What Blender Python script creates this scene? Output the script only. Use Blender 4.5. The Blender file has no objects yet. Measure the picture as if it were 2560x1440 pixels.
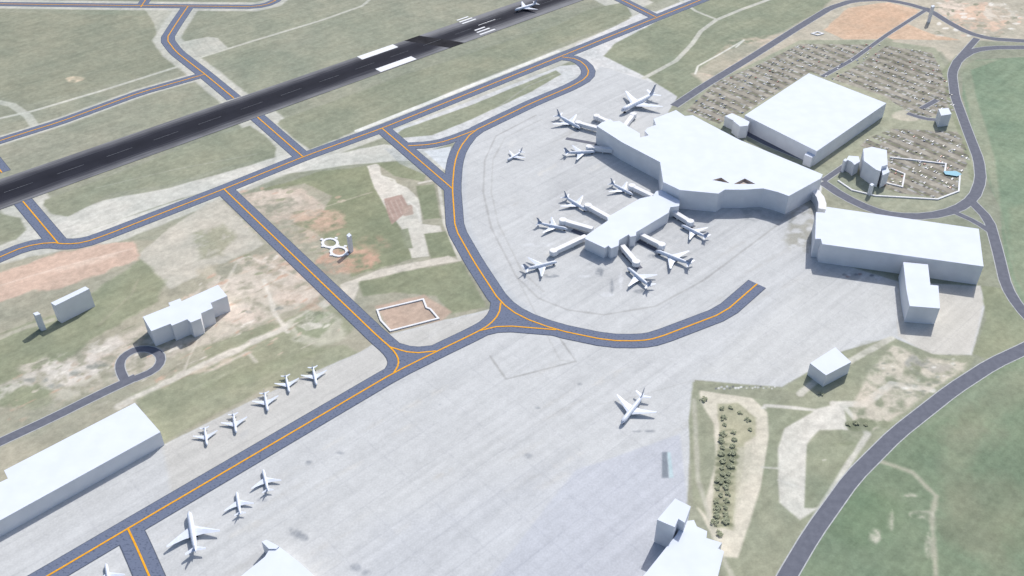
import bpy, bmesh, math, random
import numpy as np
from mathutils import Vector, Matrix
from mathutils.geometry import tessellate_polygon
random.seed(4)
# ------------------------------------------------------------ survey camera
F=2380.0; PITCH=math.radians(37.9); H=750.0
SP,CP=math.sin(PITCH),math.cos(PITCH)
def G(u,v,z=0.0):
    dx=(u-1280)/F; dy=(720-v)/F
    rx=dx; ry=CP+dy*SP; rz=-SP+dy*CP
    t=(z-H)/rz
    return (rx*t, ry*t)
def P(x,y,z):
    dz=z-H
    d=y*CP-dz*SP; up=y*SP+dz*CP
    return (1280+F*x/d, 720-F*up/d)
def solve_h(u,v,vb):
    lo,hi=0.0,150.0
    for _ in range(40):
        m=(lo+hi)/2
        x,y=G(u,v,m)
        if P(x,y,0)[1]<vb: lo=m
        else: hi=m
    return lo
sc=bpy.context.scene
COL=sc.collection
def lin(c):
    c=np.asarray(c,dtype=float)/255.0
    return np.where(c<=0.04045,c/12.92,((c+0.055)/1.055)**2.4)
KA=0.80
def alb(c): 
    l=lin(c)*KA
    return (float(l[0]),float(l[1]),float(l[2]),1.0)
def tag(o,label,cat,group=None,kind=None):
    o["label"]=label; o["category"]=cat
    if group: o["group"]=group
    if kind: o["kind"]=kind
# ------------------------------------------------------------ materials
def mat_noise(name,c1,c2,scale=0.2,lo=0.35,hi=0.65,rough=0.9,detail=3,spec=0.1,stretch=None):
    m=bpy.data.materials.new(name); m.use_nodes=True
    nt=m.node_tree; b=nt.nodes["Principled BSDF"]
    tc=nt.nodes.new("ShaderNodeTexCoord"); n=nt.nodes.new("ShaderNodeTexNoise")
    n.inputs["Scale"].default_value=scale; n.inputs["Detail"].default_value=detail
    r=nt.nodes.new("ShaderNodeValToRGB")
    r.color_ramp.elements[0].position=lo; r.color_ramp.elements[1].position=hi
    r.color_ramp.elements[0].color=c1; r.color_ramp.elements[1].color=c2
    if stretch:
        mp=nt.nodes.new("ShaderNodeMapping"); mp.inputs["Scale"].default_value=stretch
        nt.links.new(tc.outputs["Object"],mp.inputs[0]); nt.links.new(mp.outputs[0],n.inputs["Vector"])
    else:
        nt.links.new(tc.outputs["Object"],n.inputs["Vector"])
    nt.links.new(n.outputs["Fac"],r.inputs[0]); nt.links.new(r.outputs[0],b.inputs["Base Color"])
    b.inputs["Roughness"].default_value=rough; b.inputs["Specular IOR Level"].default_value=spec
    return m
M_roof=mat_noise("roof_membrane",alb((226,234,249)),alb((231,239,254)),0.05)
M_wall=mat_noise("wall_render",alb((236,238,243)),alb((243,245,250)),0.08)
M_plane=mat_noise("aircraft_paint",alb((218,227,243)),alb((230,238,252)),0.3,rough=0.4,spec=0.3)
M_engine=mat_noise("engine_metal",alb((150,160,182)),alb((170,180,200)),0.5,rough=0.4,spec=0.4)
M_dark=mat_noise("dark_rubber",alb((40,42,48)),alb((60,62,68)),0.5)
M_taxi=mat_noise("taxiway_asphalt",alb((94,104,126)),alb((116,126,149)),0.34,0.33,0.47,detail=3,stretch=(1,1.6,1))
M_road=mat_noise("road_asphalt",alb((108,112,125)),alb((117,121,134)),0.15)
M_kerb=mat_noise("kerb_concrete",alb((182,186,190)),alb((198,202,206)),0.2)
M_line=mat_noise("yellow_paint",alb((232,166,44)),alb((250,184,58)),0.3)
M_white=mat_noise("white_paint",alb((232,236,242)),alb((246,249,254)),0.2)
M_dash=mat_noise("worn_paint",alb((84,88,98)),alb((120,124,132)),0.3)
M_edge=mat_noise("taxiway_edge",alb((90,98,114)),alb((102,110,126)),0.3)
M_brown=mat_noise("courtyard_floor",alb((196,182,172)),alb((212,202,194)),0.2)
M_water=mat_noise("pool_tile",alb((150,200,222)),alb((172,214,230)),0.5)
M_bark=mat_noise("bark",alb((96,84,70)),alb((120,104,88)),0.8)
M_leaf=mat_noise("foliage",alb((156,163,138)),alb((186,191,164)),0.25)
car_cols=[(240,243,248),(240,243,248),(205,210,216),(160,166,174),(96,100,108),(126,132,142),(182,112,104),(110,130,166),(225,222,214)]
M_cars=[mat_noise("car_paint_%d"%i,alb(c),alb(tuple(min(255,x+8) for x in c)),1.0,rough=0.35,spec=0.4) for i,c in enumerate(car_cols)]

def new_mesh(name,verts,faces,mat,smooth=False):
    me=bpy.data.meshes.new(name); me.from_pydata(verts,[],faces); me.update()
    me.materials.append(mat)
    if smooth: me.polygons.foreach_set("use_smooth",[True]*len(me.polygons))
    return me
def add(name,me,parent=None,loc=None):
    o=bpy.data.objects.new(name,me); COL.objects.link(o)
    if parent is not None: o.parent=parent
    if loc is not None: o.location=loc
    return o
def empty(name,loc):
    o=bpy.data.objects.new(name,None); o.empty_display_size=3; COL.objects.link(o); o.location=loc
    return o

# ------------------------------------------------------------ ground sheet
X0,X1,Y0,Y1,ST=-1130,1130,510,2050,1.3
nx=int((X1-X0)/ST)+1; ny=int((Y1-Y0)/ST)+1
xs=(X0+ST*np.arange(nx)).astype(np.float32); ys=(Y0+ST*np.arange(ny)).astype(np.float32)
GX,GY=np.meshgrid(xs,ys)
def vnoise(X,Y,cell,seed):
    tab=np.random.RandomState(seed).rand(256,256).astype(np.float32)
    gx=X/cell+1000; gy=Y/cell+1000
    ix=np.floor(gx).astype(np.int32); iy=np.floor(gy).astype(np.int32)
    fx=gx-ix; fy=gy-iy
    fx=fx*fx*(3-2*fx); fy=fy*fy*(3-2*fy)
    ix&=255; iy&=255; ix2=(ix+1)&255; iy2=(iy+1)&255
    a=tab[iy,ix]*(1-fx)+tab[iy,ix2]*fx; b=tab[iy2,ix]*(1-fx)+tab[iy2,ix2]*fx
    return a*(1-fy)+b*fy
def fbm(X,Y,cell,seed,o=4):
    s=0;w=0.5;t=0
    for i in range(o):
        ca,sa=math.cos(i*0.9),math.sin(i*0.9)
        s=s+w*vnoise(X*ca-Y*sa,X*sa+Y*ca,cell/(2.03**i),seed+i*7); t+=w; w*=0.55
    return s/t
N1=fbm(GX,GY,48,11,5)-0.5
N2=fbm(GX,GY,12,31,4)-0.5
N3=fbm(GX,GY,220,51,3)-0.5
C=np.zeros((ny,nx,3),np.float32)
CLS=np.zeros((ny,nx),np.uint8)
C[:]=(150,154,137)
C+=N3[...,None]*np.array([20,12,14],np.float32)
def sub(w,m):
    w=np.array(w)
    a=max(0,int((w[:,0].min()-m-X0)/ST)); b=min(nx,int((w[:,0].max()+m-X0)/ST)+2)
    c=max(0,int((w[:,1].min()-m-Y0)/ST)); d=min(ny,int((w[:,1].max()+m-Y0)/ST)+2)
    return slice(c,max(c,d)),slice(a,max(a,b))
def paint(px,color,soft=4,rough=0,strength=1.0,cls=None,mottle=0,only=None):
    w=[G(*p) for p in px]
    sl=sub(w,soft+rough+4)
    X=GX[sl];Y=GY[sl]
    if X.size==0: return
    d2=np.full(X.shape,1e12,np.float32); ins=np.zeros(X.shape,bool)
    n=len(w)
    for i in range(n):
        ax,ay=w[i];bx,by=w[(i+1)%n]
        ex,ey=bx-ax,by-ay; L=ex*ex+ey*ey+1e-9
        t=np.clip(((X-ax)*ex+(Y-ay)*ey)/L,0,1)
        d2=np.minimum(d2,(X-ax-t*ex)**2+(Y-ay-t*ey)**2)
        if ay!=by:
            c=((ay>Y)!=(by>Y))&(X<(bx-ax)*(Y-ay)/(by-ay)+ax)
            ins^=c
    sd=np.sqrt(d2); sd=np.where(ins,-sd,sd)
    if rough: sd=sd+(N1[sl]*2.6+N2[sl]*1.2)*rough
    a=np.clip(0.5-sd/soft,0,1)*strength
    if mottle: a=a*np.clip(0.72+mottle*(N2[sl]+0.8*N1[sl])*3.5,0,1)
    if only is not None: a=a*(CLS[sl]==only)
    a=a[...,None]
    C[sl]=C[sl]*(1-a)+np.array(color,np.float32)*a
    if cls is not None:
        m=(a[...,0]>0.5*strength); CLS[sl]=np.where(m,cls,CLS[sl])
def ell(u,v,ru,rv,color,soft=10,rough=14,strength=0.85,mottle=0,slant=0,only=None):
    paint([(u+ru*math.cos(t*math.pi/8),v+rv*math.sin(t*math.pi/8)+slant*ru*math.cos(t*math.pi/8)) for t in range(16)],color,soft,rough,strength,mottle=mottle,only=only)
def pline(px,width,color,soft=3,strength=1.0,rough=0):
    w=[G(*p) for p in px]
    sl=sub(w,width+soft+rough+4); X=GX[sl];Y=GY[sl]
    if X.size==0: return
    d2=np.full(X.shape,1e12,np.float32)
    for i in range(len(w)-1):
        ax,ay=w[i];bx,by=w[i+1]
        ex,ey=bx-ax,by-ay; L=ex*ex+ey*ey+1e-9
        t=np.clip(((X-ax)*ex+(Y-ay)*ey)/L,0,1)
        d2=np.minimum(d2,(X-ax-t*ex)**2+(Y-ay-t*ey)**2)
    sd=np.sqrt(d2)-width/2
    if rough: sd=sd+N2[sl]*2*rough
    a=(np.clip(0.5-sd/soft,0,1)*strength)[...,None]
    C[sl]=C[sl]*(1-a)+np.array(color,np.float32)*a

CONC=(199,202,204); SH=(195,196,188); 
T1=[(-60,668),(0,643),(60,617),(125,606),(165,611),(210,607),(265,588),(560,473),(765,390),(950,323),(1400,142),(1640,45),(1760,-3),(1840,-36)]
T0=[(-60,9),(0,10),(300,14),(640,17),(680,8),(705,-12)]
T0b=[(352,18),(372,-12)]
T2a=[(470,16),(440,60),(416,98),(440,130),(515,188),(585,246)]
T2b=[(640,290),(757,392)]
T3=[(512,186),(350,232),(150,305),(0,352),(-80,378)]
T4a=[(-40,375),(5,432)]
T4b=[(56,502),(145,608)]
T5=[(560,473),(945,842),(980,872),(995,893),(997,912),(985,932)]
T5b=[(975,868),(1030,884),(1090,878)]
T6=[(-40,1532),(120,1440),(320,1322),(985,932),(1090,880),(1190,832),(1225,812),(1248,785),(1252,757)]
T6b=[(1200,827),(1255,814),(1390,825)]
T7=[(1405,143),(1445,148),(1472,172),(1468,194),(1430,216),(1330,258),(1180,330),(1148,372),(1136,410),(1131,470),(1138,572),(1185,655),(1250,755),(1300,792),(1390,825),(1520,852),(1600,853),(1642,846),(1810,782),(1893,710)]
T8=[(955,321),(1131,472)]
T8b=[(1020,365),(1075,362),(1120,352),(1185,327)]
T9=[(320,1322),(345,1375),(375,1445),(405,1515)]
T10=[(1530,-12),(1640,43)]
TX=[T0,T0b,T1,T2a,T2b,T3,T4a,T4b,T5,T5b,T6,T6b,T7,T8,T8b,T9,T10]
# -- upper left
paint([(30,30),(380,40),(400,80),(420,130),(440,165),(200,230),(70,260),(0,240),(-50,200),(-50,30)],(145,149,131),5,3,1)
ell(185,198,26,9,(204,190,166),4,8,.9,.6)
for t,wd in ((T0,48),(T1,54),(T2a,52),(T2b,70),(T3,34),(T4b,66),(T10,96)):
    pline(t,wd,SH,soft=5,strength=0.9,rough=2)
paint([(360,20),(455,20),(440,60),(452,95),(480,125),(470,140),(400,110),(385,60)],SH,4,1,.6)
paint([(455,105),(520,92),(545,95),(570,120),(505,140),(480,142)],(192,193,184),4,1,.9)
for k in range(5): pline([(470+k*20,140-k*4),(452+k*20,108-k*4)],1.5,(174,176,168),2,.6)
pline([(480,150),(640,100),(800,52),(905,15),(935,-10)],7,(192,194,184),2,.9)
pline([(-20,300),(80,278),(250,228),(450,165)],7,(196,198,188),2,.9)
pline([(-30,250),(30,262),(70,290),(85,312)],14,(196,198,188),3,.8)
# -- pavement between runway and parallel taxiway
paint([(-40,600),(120,555),(260,500),(420,470),(600,420),(720,385),(760,400),(960,360),(1120,380),(1110,430),(1000,400),(850,415),(690,440),(560,490),(400,545),(230,590),(120,600)],(201,202,195),4,2,0.95)
paint([(110,500),(250,450),(520,345),(625,315),(665,340),(690,370),(685,392),(560,418),(420,462),(280,482),(170,542),(130,535),(108,515)],(147,152,132),4,2,1)
paint([(-40,535),(0,535),(50,545),(65,575),(40,600),(-40,610)],(145,150,130),4,2,1)
paint([(180,590),(320,542),(480,490),(552,474),(548,470),(440,500),(300,548),(200,582)],(151,156,139),3,1,.9)
pline([(240,470),(430,425),(640,385)],1.5,(178,180,170),3,.5)
paint([(700,300),(1020,185),(1390,65),(1470,25),(1560,5),(1580,40),(1540,62),(1400,110),(960,300),(775,373),(760,365),(690,310)],(146,151,131),4,2,1)
pline([(893,327),(1395,128)],9,(222,224,219),2,1)
paint([(1440,110),(1545,62),(1700,-20),(1780,-20),(1640,60),(1545,110),(1510,140),(1700,225),(1640,300),(1450,200)],(206,208,208),4,1,1)
paint([(1600,20),(1720,-30),(1760,-20),(1640,30)],(154,158,142),4,1,.9)
paint([(960,335),(1180,250),(1400,165),(1460,160),(1450,215),(1330,270),(1190,340),(1060,380),(980,360)],(202,205,206),3,1,1)
paint([(1010,322),(1180,262),(1390,176),(1402,186),(1330,228),(1180,298),(1080,338),(1000,345),(995,332)],(147,153,132),3,1,1)
# -- centre-left open ground
paint([(0,660),(190,620),(330,600),(400,600),(560,500),(700,470),(930,410),(1060,400),(1110,480),(1135,590),(1220,760),(1180,790),(1000,835),(960,860),(900,885),(400,1115),(0,1330),(-60,1360),(-60,690)],(166,164,147),6,2,1)
paint([(350,630),(420,570),(545,497),(580,520),(660,610),(600,640),(530,665),(500,690),(425,722),(400,700),(350,660)],(191,188,176),4,5,.95)
paint([(480,580),(560,555),(600,590),(560,640),(500,650)],(150,152,130),8,10,.75,mottle=1)
paint([(-40,690),(120,640),(250,610),(340,600),(352,625),(345,650),(300,668),(180,708),(60,735),(-40,765)],(204,179,162),5,7,1)
ell(200,660,110,10,(216,196,180),6,10,.8,1,-.25)
pline([(-20,720),(150,668),(330,622)],2,(222,206,192),3,.6,1)
paint([(585,490),(640,478),(760,465),(820,520),(760,560),(700,560),(640,540)],(198,184,170),6,10,.9,mottle=.6)
ell(690,500,70,30,(208,196,182),8,14,.85,.8)
paint([(640,478),(800,430),(930,412),(960,500),(1010,600),(1042,640),(960,668),(880,692),(850,640),(800,590),(740,560),(800,540),(830,490),(760,460)],(140,146,119),4,4,.95)
ell(800,545,70,24,(196,172,152),6,14,.85,.8); ell(750,590,60,20,(200,182,164),6,12,.7,1)
ell(870,650,85,34,(194,160,140),6,14,.9,.8); ell(820,560,50,22,(198,170,150),8,14,.7,1)
ell(930,610,40,20,(184,156,136),8,10,.5,1)
pline([(720,555),(770,530),(930,480)],2,(200,192,176),3,.6,1)
PP=(207,204,194)
paint([(917,415),(948,408),(955,440),(1020,470),(1048,500),(1055,560),(1100,565),(1105,580),(1060,585),(1072,640),(1030,645),(1005,570),(965,520),(935,470)],PP,2,1,1)
paint([(960,497),(1004,486),(1022,520),(1010,535),(980,560),(968,530)],(174,150,140),2,1,.95)
for k in range(4): pline([(966+k*11,505-k*3),(984+k*10,548-k*7)],1.2,(204,192,180),1.5,.6)
paint([(1005,515),(1030,512),(1032,535),(1010,540)],(180,160,148),2,1,.9)
paint([(940,408),(1030,402),(1065,440),(1060,455),(985,440)],(138,145,119),3,1,.95)
paint([(1040,465),(1085,460),(1100,545),(1060,548)],(138,145,119),2.5,1,.95)
paint([(1062,585),(1118,578),(1140,640),(1078,645)],(138,145,119),2.5,1,.95)
pline([(1048,458),(1095,448),(1112,560),(1150,650)],5,PP,2,.9)
paint([(1000,575),(1020,570),(1032,620),(1012,622)],(143,149,125),2,0,.9)
pline([(955,440),(985,450),(1000,486)],4,(214,212,202),2,.9)
pline([(1022,505),(1042,520),(1050,552)],3,(222,220,212),1.5,.8)
paint([(1060,378),(1128,366),(1118,430),(1085,400)],(208,214,219),2,0,1)
paint([(960,370),(1058,376),(1105,435),(1070,440),(1000,410)],(180,186,187),3,0,.6)
paint([(850,712),(950,674),(1120,640),(1150,652),(1050,670),(900,705),(880,760),(945,840),(925,850),(860,760)],(210,204,192),3,2,.95)
paint([(900,705),(1050,672),(1152,655),(1215,768),(1130,785),(1090,740),(990,730),(910,738)],(142,148,122),4,3,.95)
paint([(940,765),(1060,738),(1130,780),(1100,800),(975,832)],(194,170,154),4,3,.85)
paint([(600,650),(700,625),(760,650),(830,735),(760,765),(700,750),(640,720)],(204,186,170),6,10,.9,mottle=.7)
paint([(620,680),(680,665),(720,700),(680,740),(640,720)],(150,150,132),6,8,.75,mottle=1.4)
ell(600,715,70,26,(212,204,192),6,12,.85,.9); ell(540,680,60,20,(188,181,163),8,12,.8,.8)
ell(720,745,50,18,(203,173,154),6,10,.8,.8); ell(560,770,90,24,(208,198,186),6,14,.9,.8)
paint([(200,760),(350,650),(415,700),(400,755),(340,790),(230,850),(150,900),(0,960),(-40,960),(-40,850)],(144,150,125),6,6,.95)
pline([(-20,852),(60,820),(130,800)],8,(192,188,174),4,.7,2)
pline([(250,810),(330,735),(345,700)],3,(160,158,140),3,.5,1)
paint([(200,880),(340,820),(620,640),(700,660),(820,740),(700,790),(560,850),(420,900),(300,960),(180,1000),(130,940)],(202,194,182),6,9,.75,mottle=1.2)
ell(250,900,70,18,(202,186,171),4,12,.9,1); ell(600,790,70,26,(210,197,184),6,14,.9,1)
ell(230,955,30,26,(208,194,182),4,8,.9,.8)
paint([(330,990),(500,900),(700,800),(850,745),(895,810),(860,850),(640,950),(420,1050)],(151,155,131),5,4,.85)
paint([(500,870),(690,800),(690,820),(520,900)],(146,151,127),4,3,.8)
pline([(300,1015),(480,925),(700,825),(820,755)],11,(208,204,193),4,.95,3)
pline([(660,700),(690,790),(720,830)],6,(208,204,193),3,.9,2)
pline([(480,950),(620,880),(640,905)],4,(204,200,188),3,.7,2)
pline([(590,660),(560,720),(470,900),(460,930)],3,(212,206,194),2,.6,2)
pline([(620,640),(830,730)],3,(214,206,194),2,.6,2)
paint([(710,800),(790,765),(850,800),(880,850),(800,870),(730,850)],(191,190,174),6,8,.8)
paint([(725,800),(795,772),(840,800),(800,850),(740,835)],(142,150,124),4,6,.85,mottle=1)
ell(775,815,34,12,(214,210,201),4,10,.8,1.4)
ell(800,765,36,10,(200,170,152),5,8,.7,.8); ell(560,905,90,14,(208,193,177),5,10,.7,1,-.35)
ell(160,920,120,26,(199,192,181),6,16,.85,1); ell(60,990,80,30,(143,150,125),5,8,.95)
paint([(-20,975),(200,870),(300,830),(320,860),(240,900),(262,950),(120,1030),(140,975),(60,965),(-20,1010)],(208,204,196),5,7,.75,mottle=1.1)
def inpoly(p,poly):
    r=False;n=len(poly)
    for i in range(n):
        a=poly[i];b=poly[(i+1)%n]
        if (a[1]>p[1])!=(b[1]>p[1]) and p[0]<(b[0]-a[0])*(p[1]-a[1])/(b[1]-a[1])+a[0]: r=not r
    return r
zone=[(0,960),(200,850),(340,800),(480,720),(600,640),(700,620),(830,740),(880,840),(640,930),(400,1040),(130,1040),(0,1060)]
k=0
while k<230:
    p=(random.uniform(0,880),random.uniform(620,1060))
    if not inpoly(p,zone): continue
    k+=1
    ell(p[0],p[1],random.uniform(4,24),random.uniform(1.5,6),random.choice(((224,220,210),(204,186,169),(196,166,146),(140,144,122),(128,132,114),(212,204,192),(176,160,142))),2,4,.75,1.3,-.45)
for k in range(80):
    ell(random.uniform(600,900),random.uniform(460,690),random.uniform(5,18),random.uniform(2,6),random.choice(((210,194,176),(196,166,146),(140,146,120),(132,140,112))),2,4,.6,1.3,-.2)
for a,b,c,d in ((230,918,16,6),(255,910,20,7),(285,935,24,6),(190,935,16,6),(90,950,30,8),(140,965,20,6),(505,800,14,5),(620,780,14,5),(690,770,20,6)):
    ell(a,b,c,d,(136,140,134),3,6,.7,1.6)
paint([(0,1040),(250,930),(310,960),(320,985),(130,1070),(0,1130)],(160,161,143),6,3,.5)
paint([(340,1000),(470,940),(860,860),(905,885),(640,985),(400,1110),(380,1060)],(152,156,132),5,3,.85)
paint([(500,960),(700,890),(850,860),(700,930),(560,990)],(144,150,125),6,6,.6,mottle=1)
# -- apron
paint([(1178,330),(1330,265),(1470,200),(1500,165),(1700,228),(1660,300),(2060,440),(2045,520),(2035,640),(2250,705),(2450,715),(2465,760),(2430,888),(2300,880),(2230,842),(2100,880),(1955,968),(1737,950),(1728,1050),(1720,1250),(1690,1300),(1700,1600),(-200,1700),(-200,1420),(0,1335),(408,1113),(640,995),(900,880),(975,835),(1225,772),(1240,750),(1180,655),(1140,590),(1130,470),(1140,390)],CONC,2,1,1,cls=1)
paint([(640,995),(900,882),(975,838),(1225,775),(1240,800),(1000,930),(560,1180),(430,1230),(408,1115)],(198,197,192),5,2,.7)
pline([(1180,340),(1150,400),(1150,500),(1160,570),(1210,660),(1275,750),(1330,790)],16,(186,193,200),8,.5)
pline([(1340,288),(1240,340),(1212,400),(1208,480),(1228,570),(1290,690),(1345,745),(1420,775),(1510,787),(1640,765),(1760,700),(1880,610),(2000,520)],2.5,(170,171,171),2,.7,1)
pline([(1355,298),(1262,345),(1232,400),(1228,480),(1246,560),(1306,680),(1360,730)],1.6,(175,176,175),2,.6,1)
pline([(1225,890),(1265,948),(1440,903),(1392,835)],1.8,(156,157,156),2,.75,1)
pline([(1500,140),(1320,215),(1200,300)],3,(182,183,182),3,.4)
pline([(1290,690),(1400,900),(1440,905)],1.4,(170,171,170),2,.5)
pline([(1500,1010),(1560,1000),(1735,950)],1.2,(176,177,176),2,.4)
for a,b,c,d in ((1500,330,70,40),(1450,480,90,50),(1600,560,120,60),(1720,560,90,60),(1540,700,120,35),(1990,560,50,40)):
    ell(a,b,c,d,(182,185,188),24,16,.5,1)
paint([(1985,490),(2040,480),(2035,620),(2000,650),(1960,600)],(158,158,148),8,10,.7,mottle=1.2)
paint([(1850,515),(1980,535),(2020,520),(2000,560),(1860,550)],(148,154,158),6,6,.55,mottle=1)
for k in range(200):
    ell(random.uniform(400,2300),random.uniform(330,1440),random.uniform(6,70),random.uniform(2,9),random.choice(((176,179,182),(184,184,182),(190,190,188),(212,213,212),(212,210,204))),6,8,.5,1,-.55,only=1)
for k in range(40):
    ell(random.uniform(1400,1800),random.uniform(330,730),random.uniform(4,22),random.uniform(2,6),(164,168,172),4,6,.4,1.3,-.3,only=1)
for a,b,c,d in ((1552,700,10,26),(1350,612,50,4),(1520,737,18,6),(1640,627,22,4),(1460,690,18,4)):
    ell(a,b,c,d,(218,222,227),3,4,.6,.6)
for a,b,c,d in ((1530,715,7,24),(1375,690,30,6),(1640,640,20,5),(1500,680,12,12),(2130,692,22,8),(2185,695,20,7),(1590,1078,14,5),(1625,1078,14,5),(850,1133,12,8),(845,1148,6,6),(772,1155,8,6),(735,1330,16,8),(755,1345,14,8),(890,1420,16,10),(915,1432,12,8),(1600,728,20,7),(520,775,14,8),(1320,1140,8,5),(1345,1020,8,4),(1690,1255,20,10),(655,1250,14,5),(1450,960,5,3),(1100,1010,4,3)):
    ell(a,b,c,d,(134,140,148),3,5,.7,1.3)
for k in range(9):
    ell(2105+random.uniform(0,100),692+random.uniform(-8,8),5,3,random.choice(((96,102,112),(228,232,238),(120,90,90))),1.5,1,.8)
paint([(1440,1175),(1700,1085),(1720,1260),(1690,1300),(1700,1600),(1100,1600)],(188,193,205),3,1,.65)
paint([(960,1300),(1300,1200),(1450,1170),(1400,1600),(700,1600)],(193,198,206),50,20,.4)
paint([(2060,650),(2240,700),(2250,840),(2100,870),(1960,960),(1740,940),(1900,800)],(205,207,206),20,8,.5)
paint([(1655,1130),(1668,1130),(1672,1195),(1655,1195)],(128,137,147),1.5,0,.85); paint([(1668,1130),(1676,1131),(1684,1194),(1673,1195)],(184,206,212),1.5,0,.9)
# -- landside
paint([(2240,705),(2450,715),(2460,760),(2430,888),(2330,890),(2245,840)],(205,203,196),4,2,.95,cls=1)
paint([(1535,110),(1640,55),(1800,-20),(2130,-10),(2000,70),(1870,150),(1700,245),(1620,195),(1510,140)],(144,151,130),4,1,1)
pline([(1610,195),(1690,152),(1730,110),(1752,78),(1790,50),(1850,25),(1960,-15)],9,(197,198,188),2,.95)
pline([(1700,0),(1740,28),(1790,48)],7,(195,196,186),2,.9)
paint([(1730,185),(1830,125),(1960,80),(2060,20),(2100,-20),(2400,-20),(2600,-20),(2600,110),(2440,100),(2430,120),(2380,160),(2350,130),(2100,115),(1900,160),(1780,230)],(191,184,168),8,5,.9)
paint([(1830,100),(1960,85),(1870,150),(1790,200),(1740,180)],(200,184,167),8,6,.7,mottle=.8)
paint([(2060,75),(2120,20),(2220,5),(2300,25),(2270,60),(2330,85),(2400,100),(2200,98),(2110,98)],(208,180,155),4,3,1)
paint([(2090,60),(2140,22),(2220,12),(2280,35),(2220,80),(2120,88)],(200,169,143),8,5,.7,mottle=.5)
ell(2450,45,80,36,(212,186,165),8,12,.9,.8); ell(2380,20,40,20,(220,206,192),6,10,.8,.8); ell(2500,30,50,24,(202,198,186),5,10,.8,1.4)
for k in range(70):
    ell(random.uniform(2340,2560),random.uniform(0,92),random.uniform(4,14),random.uniform(2,5),random.choice(((228,226,220),(144,144,130),(214,186,168),(130,136,118))),2,3,.75,1)
paint([(1740,180),(1790,140),(1860,112),(1915,105),(1860,140),(1790,190)],(166,165,148),4,3,.8)
pline([(1738,185),(1745,165),(1800,135),(1860,100),(1840,118)],4,(222,222,214),2,.9)
LOTC=(163,159,149)
lot1=[(1715,278),(1790,205),(1900,160),(2000,110),(2200,112),(2330,132),(2372,215),(2395,275),(2300,300),(2210,240),(2025,180),(1855,285),(1830,285),(1800,310)]
lot2=[(2170,345),(2230,322),(2400,330),(2425,400),(2400,440),(2230,390),(2150,365)]
lot3=[(2222,395),(2360,411),(2395,440),(2396,476),(2344,494),(2240,482),(2195,465)]
paint([(1700,285),(1780,205),(1900,150),(2000,100),(2200,100),(2340,120),(2385,215),(2440,390),(2440,480),(2380,520),(2240,530),(2120,490),(2050,440),(1870,350)],(160,164,144),4,1,1)
for l in (lot1,lot2,lot3): paint(l,LOTC,3,0,.97,cls=3)
paint([(2060,185),(2130,148),(2215,92),(2235,100),(2150,160),(2075,200)],(158,162,142),3,1,.9,cls=0)
ell(2270,290,40,14,(196,191,175),4,6,.9); paint([(2170,345),(2215,320),(2240,335),(2190,365)],(168,172,152),3,2,.9)
paint([(2050,445),(2110,480),(2190,515),(2240,500),(2120,440)],(152,158,139),4,2,.8)
pline([(2395,140),(2360,180),(2378,270),(2412,360),(2432,450)],8,(146,153,128),3,.9)
ga=np.array(G(2022,183,28));gb=np.array(G(2215,258,28)); rd=(gb-ga)/np.linalg.norm(gb-ga); rn=np.array([-rd[1],rd[0]])
S=GX*rd[0]+GY*rd[1]; Tn=GX*rn[0]+GY*rn[1]
SPC=25.0
row=np.abs(((Tn/SPC)%1.0)-0.5)
rs=np.random.RandomState(5).rand(1024,1024)
ci=(np.floor(S/3.6).astype(int)&1023); cj=(np.floor(Tn/SPC*2).astype(int)&1023)
rv=rs[cj,ci]
lotm=(CLS==3)
C[lotm&(row<0.28)]=C[lotm&(row<0.28)]*0.25+np.array((126,123,115),np.float32)*0.75
C[lotm&(row<0.045)]=np.array((126,133,107),np.float32)
dens=vnoise(GX,GY,60,77)
on=lotm&(row>0.06)&(row<0.27)&(rv<0.25+0.55*dens)
val=np.where(rs[ci,cj]>0.55,206,np.where(rs[ci,cj]>0.3,160,96)).astype(np.float32)
for k in range(3): C[...,k]=np.where(on,C[...,k]*0.40+(val+(0,2,6)[k])*0.60,C[...,k])
isl=lotm&(np.abs(((S/120)%1.0)-0.5)<0.03); C[isl]=C[isl]*0.4+np.array((160,158,144),np.float32)*0.6
C[lotm]+=(N2[lotm]*34)[...,None]
# -- farmland
paint([(2412,170),(2440,150),(2600,140),(2700,140),(2700,900),(2570,800),(2530,700),(2510,640),(2500,520),(2470,450),(2450,380),(2405,240)],(130,149,126),3,1,1,cls=2)
paint([(2400,170),(2432,152),(2500,148),(2425,175),(2440,240),(2490,400),(2500,520),(2530,650),(2580,760),(2540,700),(2500,520),(2440,360)],(153,160,139),5,2,.9)
paint([(2520,520),(2600,500),(2700,700),(2570,780),(2530,680)],(142,154,130),8,6,.7)
paint([(2455,715),(2510,720),(2570,800),(2580,850),(2470,900),(2430,885),(2465,800)],(145,152,127),3,2,.97)
paint([(1738,952),(1955,972),(2100,882),(2230,843),(2330,885),(2440,892),(2420,930),(2240,1070),(2120,1185),(2020,1320),(1950,1445),(1900,1600),(1800,1600),(1820,1380),(1730,1260),(1722,1050)],(152,157,136),2,1,1,cls=0)
paint([(1745,975),(1860,975),(1918,1030),(1922,1090),(1902,1220),(1845,1395),(1808,1392),(1760,1300),(1742,1270),(1772,1150),(1766,1060)],(209,204,188),2.5,1,1)
paint([(1732,955),(1750,958),(1748,1000),(1785,1060),(1790,1150),(1762,1260),(1775,1300),(1735,1260),(1724,1050)],(153,157,136),3,1,.95)
paint([(1795,1010),(1845,1006),(1888,1045),(1890,1088),(1862,1108),(1852,1200),(1832,1325),(1776,1318),(1788,1180),(1798,1090)],(172,172,147),3,2,.95)
paint([(1845,1120),(1880,1110),(1870,1200),(1840,1290),(1832,1320)],(197,194,177),3,1,.7)
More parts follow.
